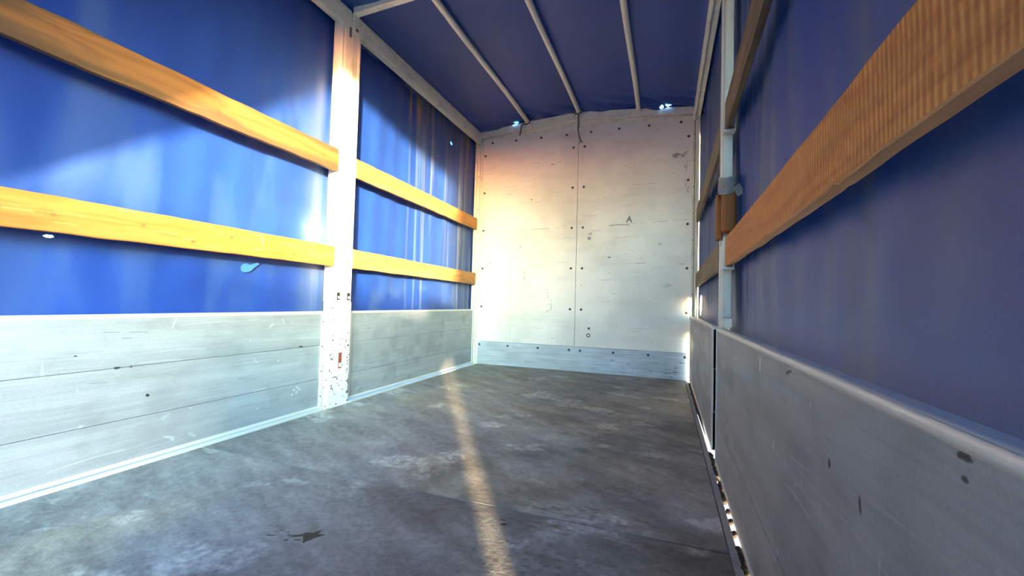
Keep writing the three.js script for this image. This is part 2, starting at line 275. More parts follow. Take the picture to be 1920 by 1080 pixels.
// ---- wood
function woodTex(sd, cols, { knots = [], saw = 0, dirt = 0, len = 2.2, h = 0.14, marks } = {}) {
  const W = 1536, H = 112, col = new Float32Array(W * H);
  const bump = canvasOf(W, H, len, h, (x, y) => {
    let yy = y; for (const [kx, ky, kr] of knots) { const dx = (x - kx) / (kr * 4.5), dy = (y - ky) / kr; yy += (y - ky) * 1.2 * Math.exp(-dx * dx - dy * dy * 0.3); }
    const g = vnoise(x * 1.5, yy * 240 + 6 * fbm(x * 1.2, yy * 8, sd + 5, 3), sd + 7);
    const s = saw ? 0.5 + 0.5 * Math.sin(x * 560 + 2.4 * Math.sin(x * 37 + sd) + 9 * fbm(x * 9, y * 5, sd + 3, 3) + y * 6) : 0.5;
    return grey(clamp(110 + (g - 0.5) * 70 + (s - 0.5) * 190 * saw * (0.15 + vnoise(x * 140, y * 50, sd + 33) * fbm(x * 6, y * 14, sd + 35, 3) * 1.8), 0, 255));
  });
  const map = canvasOf(W, H, len, h, (x, y) => {
    let yy = y, kd = 0; for (const [kx, ky, kr] of knots) { const dx = (x - kx) / (kr * 4.5), dy = (y - ky) / kr; yy += (y - ky) * 1.2 * Math.exp(-dx * dx - dy * dy * 0.3); const r = Math.hypot((x - kx) / 1.35, y - ky) / kr; kd = Math.max(kd, (1 - sst(0.15, 0.55, r)) * 0.75 * (0.5 + vnoise(x * 300, y * 300, sd + 41)) + 0.22 * (1 - sst(0.0, 0.2, Math.abs(r - 0.75)))); }
    const w = fbm(x * 1.1, yy * 9, sd, 4), ring = 0.5 + 0.5 * Math.sin((yy * 150 + w * 26) * 1.0), g = vnoise(x * 3, yy * 420, sd + 1), big = fbm(x * 2.4, y * 10, sd + 2, 5);
    let c = mixc(cols[0], cols[1], clamp(0.55 * ring * ring + 0.3 * (g - 0.2)));
    c = mixc(c, cols[2], sst(0.45, 0.75, big) * 0.6);
    c = mixc(c, [108, 60, 28], kd * 0.75);
    if (saw) { const sw = 0.5 + 0.5 * Math.sin(x * 560 + 2.4 * Math.sin(x * 37 + sd) + 9 * fbm(x * 9, y * 5, sd + 3, 3) + y * 6), f = vnoise(x * 300, y * 90, sd + 8); const mo = fbm(x * 5, y * 12, sd + 21, 4); c = mixc(c, cols[3] || [232, 178, 96], 0.5 * saw * sst(0.45, 1, sw) * sst(0.3, 0.75, f * 0.6 + mo * 0.5)); c = mixc(c, [cols[1][0] * 0.8, cols[1][1] * 0.75, cols[1][2] * 0.7], 0.5 * saw * sst(0.5, 0.0, sw) * vnoise(x * 160, y * 60, sd + 31)); }
    const d = dirt * sst(0.38, 0.66, fbm(x * 2, y * 14 + 3, sd + 11, 6));
    return mixc(c, [62, 50, 38], d);
  }, marks);
  return { map, bump };
}
function woodMat(w, z0, y0, bumpScale = 0.0016, rough = 0.68) {
  return new THREE.MeshStandardMaterial({ map: tex(w.map, { mw: 2.2, mh: 0.14, off: [z0, y0] }), bumpMap: tex(w.bump, { srgb: false, mw: 2.2, mh: 0.14, off: [z0, y0] }), bumpScale, roughness: rough });
}
const ORANGE = [[184, 112, 48], [164, 88, 32], [194, 126, 60]];
const wLL = woodTex(201, ORANGE, { knots: [[1.48, 0.075, 0.02], [1.28, 0.06, 0.018], [1.02, 0.072, 0.018], [0.83, 0.035, 0.02], [0.66, 0.08, 0.02], [0.3, 0.04, 0.016], [0.1, 0.08, 0.016], [0.05, 0.04, 0.014]],
  marks: (ctx) => { for (let i = 0; i < 46; i++) scratch(ctx, range(0, 1.7), range(0.015, 0.12), range(0.02, 0.14), range(-0.05, 0.05), range(0.001, 0.005), '#eec07a', range(0.25, 0.6)); scratch(ctx, 0.5, 0.09, 0.05, 1.3, 0.006, '#f0c888', 0.7); scratch(ctx, 0.45, 0.05, 0.16, 0.2, 0.002, '#7c4a20', 0.6); } });
const wLU = woodTex(233, [[140, 94, 48], [114, 74, 36], [150, 104, 56]], { dirt: 0.62, knots: [[0.12, 0.06, 0.02], [0.75, 0.05, 0.018], [1.3, 0.09, 0.02]] });
const wLF = woodTex(263, [[190, 130, 70], [166, 104, 50], [198, 142, 84]], { dirt: 0.22, knots: [[0.3, 0.06, 0.016], [0.9, 0.09, 0.02], [1.5, 0.05, 0.018]] });
const wRL = woodTex(283, [[216, 138, 62], [178, 102, 40], [202, 120, 50], [248, 194, 108]], { saw: 1, dirt: 0.1 });
const wEdge = woodTex(351, [[206, 150, 100], [186, 126, 78], [214, 160, 112]], { dirt: 0.12 });
const wRU = woodTex(307, [[128, 104, 76], [104, 82, 58], [150, 116, 80], [150, 124, 92]], { saw: 0.4, dirt: 0.4 });
const wRF = woodTex(331, [[134, 116, 88], [108, 92, 68], [148, 128, 98], [150, 130, 100]], { saw: 0.2, dirt: 0.25 });

// ---- tarpaulin; coordinates x along z of the truck, y height
const BLUE = [14, 54, 136];
const weaveC = canvasOf(256, 256, 1, 1, (x, y) => grey(128 + 60 * Math.sin(x * Math.PI * 2 * 32) * Math.sin(y * Math.PI * 2 * 32) + (vnoise(x * 64, y * 64, 3) - 0.5) * 60));
function tarpTex(w, h, mw, mh, sd, dustFn, holes, marks) {
  return canvasOf(w, h, mw, mh, (x, y) => {
    const mott = fbm(x * 5, y * 5, sd, 5), fine = vnoise(x * 300, y * 300, sd + 4), streak = fbm(x * 34, y * 0.9 + fbm(x * 4, y * 4, sd + 8, 2), sd + 6, 4);
    let c = [BLUE[0] * (0.92 + 0.16 * mott), BLUE[1] * (0.92 + 0.16 * mott), BLUE[2] * (0.92 + 0.16 * mott)];
    const [dust, dcol] = dustFn(x, y, streak, mott, fine);
    c = mixc(c, dcol, clamp(dust));
    c = c.map((v) => v * (0.96 + 0.08 * fine));
    let a = 255;
    for (const [hx, hy, rx, ry] of holes) { const t = Math.atan2(y - hy, x - hx), r = Math.hypot((x - hx) / rx, (y - hy) / ry); if (r < 0.72 + 0.4 * vnoise(t * 3 + 20, hx * 50, 5)) a = 0; }
    return [...c, a];
  }, marks);
}
const DUST = [128, 126, 132], MUD = [122, 104, 70];
const TY0 = 0.45, TY1 = 2.58, TH = TY1 - TY0, TL = 4.25;
const tarpLC = tarpTex(1536, 768, TL, TH, 501, (z, yy, streak, mott, fine) => {
  const y = yy + TY0, front = z < 2.0;
  let d = 0.05 * mott;
  if (front) {
    const s1 = sst(0.56, 0.72, fbm(z * 26, y * 0.5, 521, 3)) * sst(1.75, 0.7, z);
    d += 0.6 * s1 * (0.5 + streak * 0.7) + 0.28 * sst(1.5, 0.2, z) * streak;
    d += 0.3 * sst(0.48, 0.7, fbm(z * 5, y * 5, 533, 5)) * sst(0.95, 0.6, y);
    const top = sst(2.0, 2.48, y + 0.5 * (fbm(z * 22, 1, 541, 3) - 0.5)) * sst(1.6, 1.2, z) * sst(0.45, 0.6, fbm(z * 30, y * 0.7, 543, 3));
    if (top > 0.02) return [Math.max(d, 1.0 * top * (0.4 + streak)), mixc(DUST, MUD, 0.85)];
    return [d, DUST];
  }
  d += 0.18 * sst(0.5, 0.75, fbm(z * 6, y * 1.2, 551, 4));
  d += 0.55 * sst(2.42, 2.24, z + 0.18 * (fbm(y * 3, 2, 561, 4) - 0.5)) * (0.25 + 0.9 * streak) * sst(2.6, 0.6, y);
  const cloud = Math.exp(-(((z - 2.27) / 0.07) ** 2) - (((y - 1.08) / 0.07) ** 2));
  d += 1.0 * cloud * (0.4 + 0.8 * fbm(z * 40, y * 40, 571, 4));
  return [d, cloud > 0.15 ? [112, 128, 156] : DUST];
}, [[0.564, 2.238 - TY0, 0.028, 0.016], [3.435, 0.866 - TY0, 0.016, 0.006]], (ctx) => {
  for (let i = 0; i < 12; i++) scratch(ctx, range(0.1, 1.0), range(0.3, 1.8), range(0.05, 0.3), 1.57 + range(-0.15, 0.15), 0.003, '#9aa0a8', range(0.15, 0.4));
});
const tarpRC = tarpTex(1536, 768, TL, TH, 601, (z, yy, streak, mott, fine) => {
  const y = yy + TY0;
  let d = 0.2 + 0.25 * sst(0.4, 0.75, fbm(z * 2.2, y * 1.6, 621, 5)) + 0.34 * sst(0.52, 0.72, fbm(z * 14, y * 0.6, 633, 4)) * (0.3 + streak);
  d += 0.22 * sst(3.0, 2.2, z) * (0.4 + streak);
  return [d, [80, 82, 94]];
}, [[0.15, 0.70 - TY0, 0.03, 0.1]], (ctx) => {
  ctx.globalAlpha = 0.75; ctx.strokeStyle = '#a9b6cc'; ctx.lineWidth = 0.004; ctx.beginPath(); ctx.moveTo(3.18, 1.42 - TY0); ctx.quadraticCurveTo(3.3, 1.46 - TY0, 3.34, 1.53 - TY0); ctx.quadraticCurveTo(3.4, 1.6 - TY0, 3.46, 1.7 - TY0); ctx.stroke();
  for (let i = 0; i < 10; i++) blot(ctx, 3.3 + range(-0.025, 0.025), 1.38 - TY0 + range(-0.03, 0.04), range(0.006, 0.02), range(0.006, 0.02), '#8fa3b4', 0.45, 10, 0.6, range(0, 3));
  for (let i = 0; i < 24; i++) scratch(ctx, range(2.2, 4), range(0.2, 1.6), range(0.05, 0.3), range(-0.4, 1.6), 0.0022, '#93a4c8', range(0.15, 0.4));
});
const RW = 2.46;
const tarpTC = tarpTex(768, 1536, RW, TL, 701, (x, yy, streak, mott) => {
  const z = TL - yy, X = x - RW / 2;
  let d = 0.3 + 0.3 * sst(0.45, 0.75, fbm(X * 2.2 + 4, z * 1.6, 721, 5)) + 0.2 * sst(0.9, 0.1, z) * mott;
  return [d, [38, 58, 98]];
}, [[-0.661 + RW / 2, TL - 0.1, 0.026, 0.035], [0.80 + RW / 2, TL - 0.1, 0.02, 0.022], [0.86 + RW / 2, TL - 0.11, 0.032, 0.026]]);
function tarpMat(c) {
  const t = tex(c, { wrap: false });
  return new THREE.MeshPhysicalMaterial({ map: t, alphaTest: 0.5, roughness: 0.55, transmission: 0.03, thickness: 0, side: THREE.DoubleSide, clearcoat: 0.25, clearcoatRoughness: 0.4, bumpMap: tex(weaveC, { srgb: false, mw: 0.02, mh: 0.04 }), bumpScale: 0.0006 });
}

// ------------------------------------------------------------------ outdoors (never in frame; it lights the box and shades the sun)
const yardC = canvasOf(512, 512, 6, 6, (x, y) => { const v = 168 + (fbm(x * 2, y * 2, 801, 6) - 0.5) * 60; return [v, v * 0.98, v * 0.94]; });
const ground = part('ground', new THREE.BoxGeometry(90, 0.2, 90).translate(0, -1.15, 0), new THREE.MeshStandardMaterial({ map: tex(yardC, {}), roughness: 0.9 }), scene);
ground.material.map.repeat.set(15, 15);
ground.userData = { kind: 'structure', label: 'pale concrete yard under the truck' };
{ // added sun blocker; its end stands just left of the sun as seen from the tailgate gap
  const L = 7.0, ex = 1.06 + L * Math.sin(SUN_AZ) - 0.10, ez = 4.22 + L * Math.cos(SUN_AZ);
  const w = part('wall_sun_blocker', rb(ex - 9.5, ex, -1.05, 1.97, ez, ez + 0.3, 0.02), new THREE.MeshStandardMaterial({ map: tex(creamC, { mw: 3, mh: 3 }), roughness: 0.9 }), scene);
  w.userData = { kind: 'structure', label: 'added unseen pale wall behind the truck that blocks the sun' };
  const blocker = part('wall_sky_blocker', rb(-16, -0.6, -1.05, 8, 9, 9.3, 0.02), new THREE.MeshStandardMaterial({ color: '#5a4a40', roughness: 0.9 }), scene);  // added out of view to keep sky light off the right side
  blocker.userData = { kind: 'structure', label: 'tall brown hall added unseen behind the truck to shade the sky' };
}

// ------------------------------------------------------------------ floor
const floor = structure('floor', 'dark grey scuffed plywood load floor in two sheets');
function floorPanel(z0, z1, mat) {
  const g = rb(-1.064, 1.036, -0.03, 0, z0, z1, 0.001, 1);
  const p = g.attributes.position, uv = g.attributes.uv;
  for (let i = 0; i < p.count; i++) uv.setXY(i, (p.getX(i) + 1.1) / 2.2, (z1 - p.getZ(i)) / (z1 - z0));
  return part('floor_panel', g, mat, floor);
}
const fA = floorMat(floorFrontC), fB = floorMat(floorRearC);
fA.bumpMap.repeat.set(7, 9); fB.bumpMap.repeat.set(7, 4);
floorPanel(0.0, SEAM - 0.003, fA);
floorPanel(SEAM + 0.003, 4.2, fB);
const bearer = [];
for (const x of [-0.8, -0.3, 0.3, 0.8]) bearer.push(rb(x - 0.04, x + 0.04, -0.14, -0.031, 0, 4.2));
bearer.push(rb(-1.06, 1.03, -0.045, -0.031, -0.02, 4.22, 0.002));
part('floor_bearer', merge(bearer), M.gasket, floor);
const trim1 = part('trim_1', merge([rb(-1.103, -1.066, -0.03, 0.006, 0.03, 4.2, 0.003), rb(-1.078, -1.070, 0.0, 0.012, 2.2, 4.2, 0.003)]), M.profile, scene);
trim1.userData = { kind: 'structure', label: 'bright metal edge profile along the floor below the sunlit side' };
const sillMat = fB.clone(); sillMat.color.set('#9a9a98');
const trim2 = part('trim_2', rb(1.0405, 1.062, -0.03, 0.0, 0.0, 4.2, 0.002), new THREE.MeshStandardMaterial({ map: tex(aluA, { mw: 2.2, mh: 0.6 }), color: '#e4e2dc', roughness: 0.85, metalness: 0.0 }), scene);
trim2.userData = { kind: 'structure', label: 'grey sill strip along the floor edge below the shaded side' };

// ------------------------------------------------------------------ front bulkhead
const wallFront = structure('wall_front', 'cream painted bulkhead of two screwed panels over a metal kick plate');
const screwGeo = new THREE.LatheGeometry([[0, 0.0026], [0.0022, 0.0026], [0.003, 0.0042], [0.0062, 0.0042], [0.0092, 0.0026], [0.0102, 0.0005], [0.0102, 0]].map(([a, b]) => new THREE.Vector2(a, b)), 14).rotateX(Math.PI / 2);
function screw(x, y, z, parent) { const s = part('screw', screwGeo, M.screw, parent); s.position.set(x, y, z); s.scale.setScalar(1.2); return s; }
function panel(x0, x1, c, x) {
  const g = rb(x0, x1, 0.2525, 2.458, -0.02, 0, 0.0015), p = g.attributes.position, uv = g.attributes.uv;
  for (let i = 0; i < p.count; i++) uv.setXY(i, (p.getX(i) - x) / 1.08, (p.getY(i) - 0.25) / 2.25);
  return part('wall_panel', g, new THREE.MeshPhysicalMaterial({ map: tex(c, { wrap: false }), roughness: 0.42, clearcoat: 0.5, clearcoatRoughness: 0.28 }), wallFront);
}
const pL = panel(-1.066, -0.0016, wallL, -1.08), pR = panel(0.0016, 1.08, wallR, 0);
const kick = part('kick_plate', rb(-1.066, 1.08, 0.002, 0.2505, -0.018, 0.0035, 0.0015), M.kick, wallFront, 'scratched metal kick plate');
for (let r = 0; r < 5; r++) { const y = 2.286 - r * 0.4151; screw(-1.0344, y, 0, pL); screw(-0.0521, y, 0, pL); screw(0.0616, y, 0, pR); screw(1.0434, y, 0, pR); }
for (const x of [-0.954, -0.68, -0.4, -0.125]) screw(x, 2.425, 0, pL);
for (const x of [0.125, 0.403, 0.685, 0.974]) screw(x, 2.43, 0, pR);
for (const x of [-1.042, -0.714, -0.38, -0.052, 0.06, 0.385, 0.712, 1.035]) screw(x, 0.214, 0.0035, kick);
screw(0.143, 0.439, 0, pR);
{ const plug = part('cable_grommet', new THREE.LatheGeometry([[0, -0.004], [0.011, -0.004], [0.0125, 0.0025], [0.016, 0.003], [0.019, 0.001], [0.019, -0.001]].map(([a, b]) => new THREE.Vector2(a, b)), 20).rotateX(Math.PI / 2), M.dark, pR, 'black rubber grommet'); plug.position.set(0.14, 0.37, 0.001);
  const w = part('washer', new THREE.TorusGeometry(0.011, 0.004, 8, 20), M.profile, pR); w.position.set(1.05, 0.645, 0.003); }
const archY = (x, e, m) => { const t = Math.abs(x) / 1.09; return m - (m - e) * (0.75 * t + 0.25 * t * t); };
{ // plate that fills the space between the panels and the arch, set back
  const pts = [[-1.066, 2.459], [1.08, 2.459]]; for (let i = 24; i >= 0; i--) { const x = -1.08 + i * 0.09; pts.push([clamp(x, -1.066, 1.08), archY(x, 2.53, 2.61)]); }
  part('filler_plate', extrudeZ(pts, -0.024, -0.008), M.cream, wallFront);
  part('backing_board', rb(-1.1, 1.11, -0.02, 2.62, -0.05, -0.026, 0.002), M.gasket, wallFront);
}
{ const o = thing('header_beam', 'cream arched steel beam across the top of the bulkhead', 'beam');
  const pts = []; for (let i = 0; i <= 24; i++) { const x = -1.085 + i * 2.18 / 24; pts.push([x, archY(x, 2.547, 2.631)]); } for (let i = 24; i >= 0; i--) { const x = -1.085 + i * 2.18 / 24; pts.push([x, archY(x, 2.484, 2.556)]); }
  part('arched_rail', extrudeZ(pts, -0.006, 0.045, 0.003), M.cream, o);
  part('lower_strip', rb(-1.06, 1.078, 2.452, 2.478, 0.0, 0.006, 0.002), M.cream, o);
}
// corner posts of the bulkhead
{ const o = thing('corner_post', 'cream corner post between the bulkhead and the bright blue side', 'post');
  part('column', merge([rb(-1.138, -1.112, 0.0, 2.5, -0.03, 0.05, 0.004), rb(-1.115, -1.085, 0.0, 2.5, -0.03, 0.028, 0.004), rb(-1.09, -1.063, 0.0, 2.5, -0.02, 0.010, 0.003), rb(-1.19, -1.136, 0.4, 2.54, -0.03, -0.012, 0.003)]), M.cream, o);
  for (let i = 0; i < 7; i++) { const s = screw(-1.099, 0.25 + i * 0.36, 0.028, o); s.scale.setScalar(0.5); }
}
{ const o = thing('corner_post', 'worn cream corner post between the bulkhead and the shaded side', 'post');
  part('column', merge([rb(1.112, 1.134, 0.40, 2.52, -0.03, 0.06, 0.004), rb(1.098, 1.134, 0.38, 2.52, -0.03, 0.016, 0.003), rb(1.077, 1.1, 0.0, 2.5, -0.02, 0.012, 0.003), rb(1.132, 1.19, 0.4, 2.54, -0.03, -0.012, 0.003)]), M.cream, o);
  part('seal_strip', rb(1.0955, 1.1, 0.4, 2.46, 0.006, 0.020, 0.001), M.gasket, o);
  for (let i = 0; i < 9; i++) { const s = screw(1.089, 0.3 + i * 0.25, 0.012, o); s.scale.setScalar(0.45); }
}

// ------------------------------------------------------------------ drop sides
const JOINTS = [0.0, 0.185, 0.388, 0.578];
function dropside(side, z0, z1, xin, label, mat, bottom = 0.008) {
  const o = thing('drop_side', label, 'side panel', 'aluminium drop sides along the load floor'), t = 0.027, s = side;
  const X = (a) => s * (xin + a);
  for (let k = 0; k < 3; k++) {
    const y0 = k ? JOINTS[k] + 0.0008 : bottom + 0.012, y1 = JOINTS[k + 1] - 0.0008;
    // each extrusion leans its lip a little over the next one
    part('aluminium_plank', rb(Math.min(X(0.0012 * (k % 2)), X(t)), Math.max(X(0.0012 * (k % 2)), X(t)), y0, y1, z0, z1, 0.0012, 1), mat, o);
  }
  const lo = Math.min(X(-0.003), X(t + 0.003)), hi = Math.max(X(-0.003), X(t + 0.003));
  part('top_rail', rb(lo, hi, 0.574, 0.594, z0, z1, 0.009, 4), M.profile, o);
  part('bottom_rail', rb(Math.min(X(-0.004), X(t)), Math.max(X(-0.004), X(t)), bottom, bottom + 0.016, z0, z1, 0.003), M.profile, o);
  const caps = side < 0 ? [[z0 + 0.0, z0 + 0.022], [z1 - 0.022, z1]] : [[z0, z0 + 0.018], [z1 - 0.018, z1]];
  for (const [a, b] of caps) part('end_cap', merge([rb(Math.min(X(-0.006), X(t)), Math.max(X(-0.006), X(t)), bottom, 0.5925, a, b, 0.002)]), M.profile, o);
  return o;
}
const dLR = dropside(-1, 2.205, 4.18, 1.104, 'bluish white aluminium drop side with dark specks under the bright orange board, nearest the opening', M.aluL);
const dLF = dropside(-1, 0.055, 1.985, 1.102, 'grey aluminium drop side between the white middle post and the bulkhead corner', M.aluL2, 0.014);
const dRR = dropside(1, 2.222, 4.18, 1.077, 'grey aluminium drop side with a rounded top edge, under the big rough sawn board', M.aluR, 0.004);
const dRF = dropside(1, 0.075, 2.02, 1.080, 'grey aluminium drop side beyond the taped post, with daylight under its edge', M.aluR2, 0.004);
part('sun_leak_strip', rb(1.079, 1.104, 0.004, 0.592, 2.198, 2.2215, 0.002), M.profile, dRR);  // added strip that stops sun leaking through this gap
// screws down the end profile beside the middle post
for (let i = 0; i < 4; i++) { const s = part('screw', screwGeo, M.screw, dLR); s.rotation.y = Math.PI / 2; s.position.set(-1.097, 0.08 + i * 0.15, 2.217); s.scale.setScalar(0.5); }
// scuffs left by loads
{ const g = thing('tailgate', 'unseen aluminium tailgate below the camera, left part omitted to let light in', 'tailgate');  // cut short on the left so that light reaches the left side
  for (let k = 0; k < 3; k++) part('aluminium_plank', rb(0.02, 1.022, (k ? JOINTS[k] : 0.0) + 0.0008, JOINTS[k + 1] - 0.0008, 4.205, 4.232, 0.0012, 1), M.aluL2, g);
  part('top_rail', rb(0.02, 1.022, 0.574, 0.594, 4.203, 4.234, 0.008, 3), M.profile, g);
}
// rear posts, behind the lens
for (const s of [-1, 1]) {
  const o = thing('rear_post', s < 0 ? 'cream rear post at the opening on the bright side' : 'cream rear post at the opening beside the big board', 'post');
  part('column', rb(s > 0 ? 1.095 : -1.13, s > 0 ? 1.14 : -1.05, 0, 2.55, 4.186, 4.236, 0.005), M.cream, o);
}

// ------------------------------------------------------------------ middle posts
{ const o = thing('middle_post', 'tall white painted post with chipped foot between the bright blue sheets', 'post');
  // U profile: flat web, rolled edges
  const prof = [[-1.13, 2.017], [-1.073, 2.017], [-1.068, 2.020], [-1.066, 2.026], [-1.068, 2.036], [-1.072, 2.042], [-1.072, 2.075], [-1.0675, 2.083], [-1.0665, 2.095], [-1.0665, 2.15], [-1.068, 2.16], [-1.071, 2.165], [-1.071, 2.172], [-1.068, 2.178], [-1.068, 2.186], [-1.073, 2.189], [-1.13, 2.189]];
  part('upper_column', extrudeY(prof, 0.655, 2.44), M.cream, o);
  part('lower_column', rb(-1.128, -1.064, 0.004, 0.653, 2.012, 2.192, 0.006), M.chipped, o, 'white lower column with rusty paint chips');
  for (const z of [2.045, 2.135]) { const s = part('latch_slot', rb(-1.0665, -1.0625, 0.665, 0.712, z - 0.012, z + 0.012, 0.002), M.dark, o); part('latch_tongue', rb(-1.064, -1.059, 0.672, 0.69, z - 0.007, z + 0.007, 0.002), M.profile, s); }
  const cov = part('lever_recess', rb(-1.066, -1.0628, 0.235, 0.335, 2.085, 2.115, 0.003), M.rust, o, 'rusty red lever slot'); part('lever', rb(-1.064, -1.055, 0.245, 0.27, 2.09, 2.11, 0.003), M.profile, cov);
  part('channel_rib', rb(-1.0655, -1.0615, 0.34, 0.6, 2.088, 2.094, 0.0015), M.cream, o);
  const head = part('head_bracket', merge([rb(-1.12, -1.058, 2.40, 2.53, 2.045, 2.10, 0.01, 3), rb(-1.118, -1.066, 2.40, 2.46, 2.02, 2.185, 0.006)]), M.cream, o);
  part('bolt', new THREE.SphereGeometry(0.011, 14, 8).scale(0.5, 1, 1).translate(-1.058, 2.425, 2.07), M.screw, head);
  part('oval_recess', new THREE.CapsuleGeometry(0.010, 0.05, 4, 12).scale(0.3, 1, 1).translate(-1.0655, 2.385, 2.12), M.gasket, head);
  part('foot_plate', merge([rb(-1.0955, -1.058, 0.0, 0.012, 1.99, 2.215, 0.003)]), M.cream, o);
}
const rp = thing('middle_post', 'slim cream post wrapped in tape on the shaded side', 'post');
{ part('inner_face', merge([rb(1.098, 1.104, 0.0, 2.46, 2.035, 2.19, 0.002), rb(1.094, 1.10, 0.0, 2.46, 2.11, 2.122, 0.002)]), M.profile, rp, 'bare grey metal inner face');
  part('upper_column', rb(1.103, 1.134, 0.638, 2.46, 2.03, 2.192, 0.004), M.cream, rp);
  part('lower_column', rb(1.102, 1.13, 0.0, 0.632, 2.026, 2.196, 0.004), M.cream, rp);
  for (const [y, w] of [[1.466, 0], [0.862, 0]]) { // trays that carry the board ends
    part('board_pocket', merge([rb(1.09, 1.138, y - 0.014, y - 0.003, 2.19, 2.235, 0.002), rb(1.134, 1.1385, y - 0.014, y + 0.03, 2.19, 2.235, 0.002), rb(1.0875, 1.0915, y - 0.014, y + (y > 1.2 ? 0.12 : 0.02), 2.188, 2.2, 0.0015)]), M.cream, rp);
  }
  part('hinge_block', rb(1.096, 1.134, 0.597, 0.636, 2.192, 2.215, 0.003), M.cream, rp);
}
{ // wooden packing block taped to the post
  const o = thing('wood_block', 'short upright brown wooden block taped to the slim post', 'wood block');
  const m = new THREE.MeshStandardMaterial({ map: tex(wLF.map, { mw: 2.2, mh: 0.14 }), roughness: 0.7, color: '#c8a680' });
  m.map.rotation = Math.PI / 2;
  part('timber', rb(1.086, 1.142, 1.006, 1.225, 2.196, 2.255, 0.018, 4), m, o);
  part('side_lath', rb(1.071, 1.0932, 0.985, 1.19, 2.126, 2.19, 0.005), m, o);
  const g = new THREE.CylinderGeometry(0.062, 0.066, 0.075, 40, 10, true), p = g.attributes.position;
  for (let i = 0; i < p.count; i++) { const a = Math.atan2(p.getZ(i), p.getX(i)), y = p.getY(i), w = 1 + 0.10 * (vnoise(a * 4 + 10, y * 90, 31) - 0.5) + 0.05 * Math.sin(y * 260 + a * 2); p.setXYZ(i, p.getX(i) * w * 0.56, y + 0.012 * Math.sin(a * 2 + 1) + 0.01 * (vnoise(a * 3, y * 10, 5) - 0.5), p.getZ(i) * w * 1.0); }
  g.computeVertexNormals(); g.translate(1.112, 1.215, 2.2);
  M.tape.side = THREE.DoubleSide;
  const t = thing('tape_wrap', 'crumpled pale grey tape wound round the slim post', 'tape'); part('tape_band', g, M.tape, t);
  const f = new THREE.PlaneGeometry(0.03, 0.045, 4, 6); { const q = f.attributes.position; for (let i = 0; i < q.count; i++) q.setZ(i, 0.006 * Math.sin(q.getY(i) * 90) + 0.004 * Math.sin(q.getX(i) * 150)); f.computeVertexNormals(); f.rotateZ(0.5); f.translate(1.148, 1.185, 2.26); }
  part('loose_end', f, M.tape, t);
}

// ------------------------------------------------------------------ slat boards
function board(name, side, y0, y1, zA, xA, zB, xB, t, wood, label, { rough = 0.0015, notch = [], group, bump, plain } = {}) {
  // inner face runs from (xA, zA) at the far end to (xB, zB); edges are slightly wavy and eased
  const N = 90, ys = [0, 0.012, 0.05, 0.5, 0.95, 0.988, 1], pos = [], idx = [], h = y1 - y0;
  const ring = [];
  const e = 0.0025;
  const prof = [[0, e, 0], [0, h * 0.5, 0], [0, h - e, 0], [e, h, 0], [t - e, h, 0], [t, h - e, 0], [t, e, 0], [t - e, 0, 0], [e, 0, 0]];
  const sd = Math.floor(y0 * 1000) + (side > 0 ? 7 : 3) + Math.floor(zA * 10);
  for (let i = 0; i <= N; i++) {
    const s = i / N, z = zA + (zB - zA) * s, xi = xA + (xB - xA) * s;
    const lo = rough * (fbm(z * 9, 1, sd, 4) - 0.5) * 4, up = rough * (fbm(z * 9, 2, sd + 5, 4) - 0.5) * 4, bow = 0.004 * Math.sin(s * 3.1 + sd);
    let cut = 0; for (const [nz, nw, nd] of notch) if (Math.abs(z - nz) < nw) cut = nd * (1 - (z - nz + nw) / (2 * nw));
    prof.forEach(([a, b]) => { const low = b < h * 0.3, c = low ? lo + (a < t * 0.6 ? cut : cut * 0.3) : b > h * 0.7 ? up : 0; pos.push(side * (xi + a + rough * 0.6 * (fbm(z * 14, b * 30, sd + 9, 3) - 0.5) * 2), y0 + b + c + bow, z); });
  }
  const n = prof.length;
  for (let i = 0; i < N; i++) for (let j = 0; j < n; j++) { const a = i * n + j, b = i * n + (j + 1) % n, c = a + n, d = b + n; side > 0 ? idx.push(a, b, c, b, d, c) : idx.push(a, c, b, b, c, d); }
  for (let j = 1; j < n - 1; j++) { const q = N * n; side > 0 ? idx.push(0, j + 1, j, q, q + j, q + j + 1) : idx.push(0, j, j + 1, q, q + j + 1, q + j); }
  let g = new THREE.BufferGeometry(); g.setAttribute('position', new THREE.Float32BufferAttribute(pos, 3)); g.setIndex(idx);
  g = g.toNonIndexed(); g.computeVertexNormals();
  let mat = woodMat(wood, zA, y0, bump ?? 0.0016);
  boxUV(g);
  if (plain) { // planed edges below and above the rough sawn face
    const nn = g.attributes.normal, p = g.attributes.position, uvs = g.attributes.uv, order = [[], []];
    for (let i = 0; i < nn.count; i += 3) order[Math.abs(nn.getY(i)) > 0.5 ? 1 : 0].push(i, i + 1, i + 2);
    g.setIndex([...order[0], ...order[1]]); g.addGroup(0, order[0].length, 0); g.addGroup(order[0].length, order[1].length, 1);
    mat = [mat, woodMat(wEdge, zA, 0, 0.001)];
  }
  const o = setup(new THREE.Mesh(g, mat));
  o.name = numbered(name); o.userData = { label, category: 'board', group: group || 'wooden slat boards along the sides' };
  scene.add(o);
  return o;
}
board('slat_board', -1, 0.869, 0.992, 2.192, 1.058, 4.17, 1.055, 0.028, wLL, 'bright orange pine slat board with round knots above the bluish white drop side');
board('slat_board', -1, 1.462, 1.6, 2.192, 1.058, 4.17, 1.055, 0.028, wLU, 'dirty brown slat board high up on the bright side nearest the opening', { rough: 0.002 });
board('slat_board', -1, 0.869, 0.992, 0.055, 1.09, 2.014, 1.064, 0.026, wLF, 'tan slat board with a long crack, lower of two beyond the white post');
board('slat_board', -1, 1.466, 1.592, 0.055, 1.09, 2.014, 1.064, 0.026, wLF, 'tan slat board, upper of two beyond the white post');
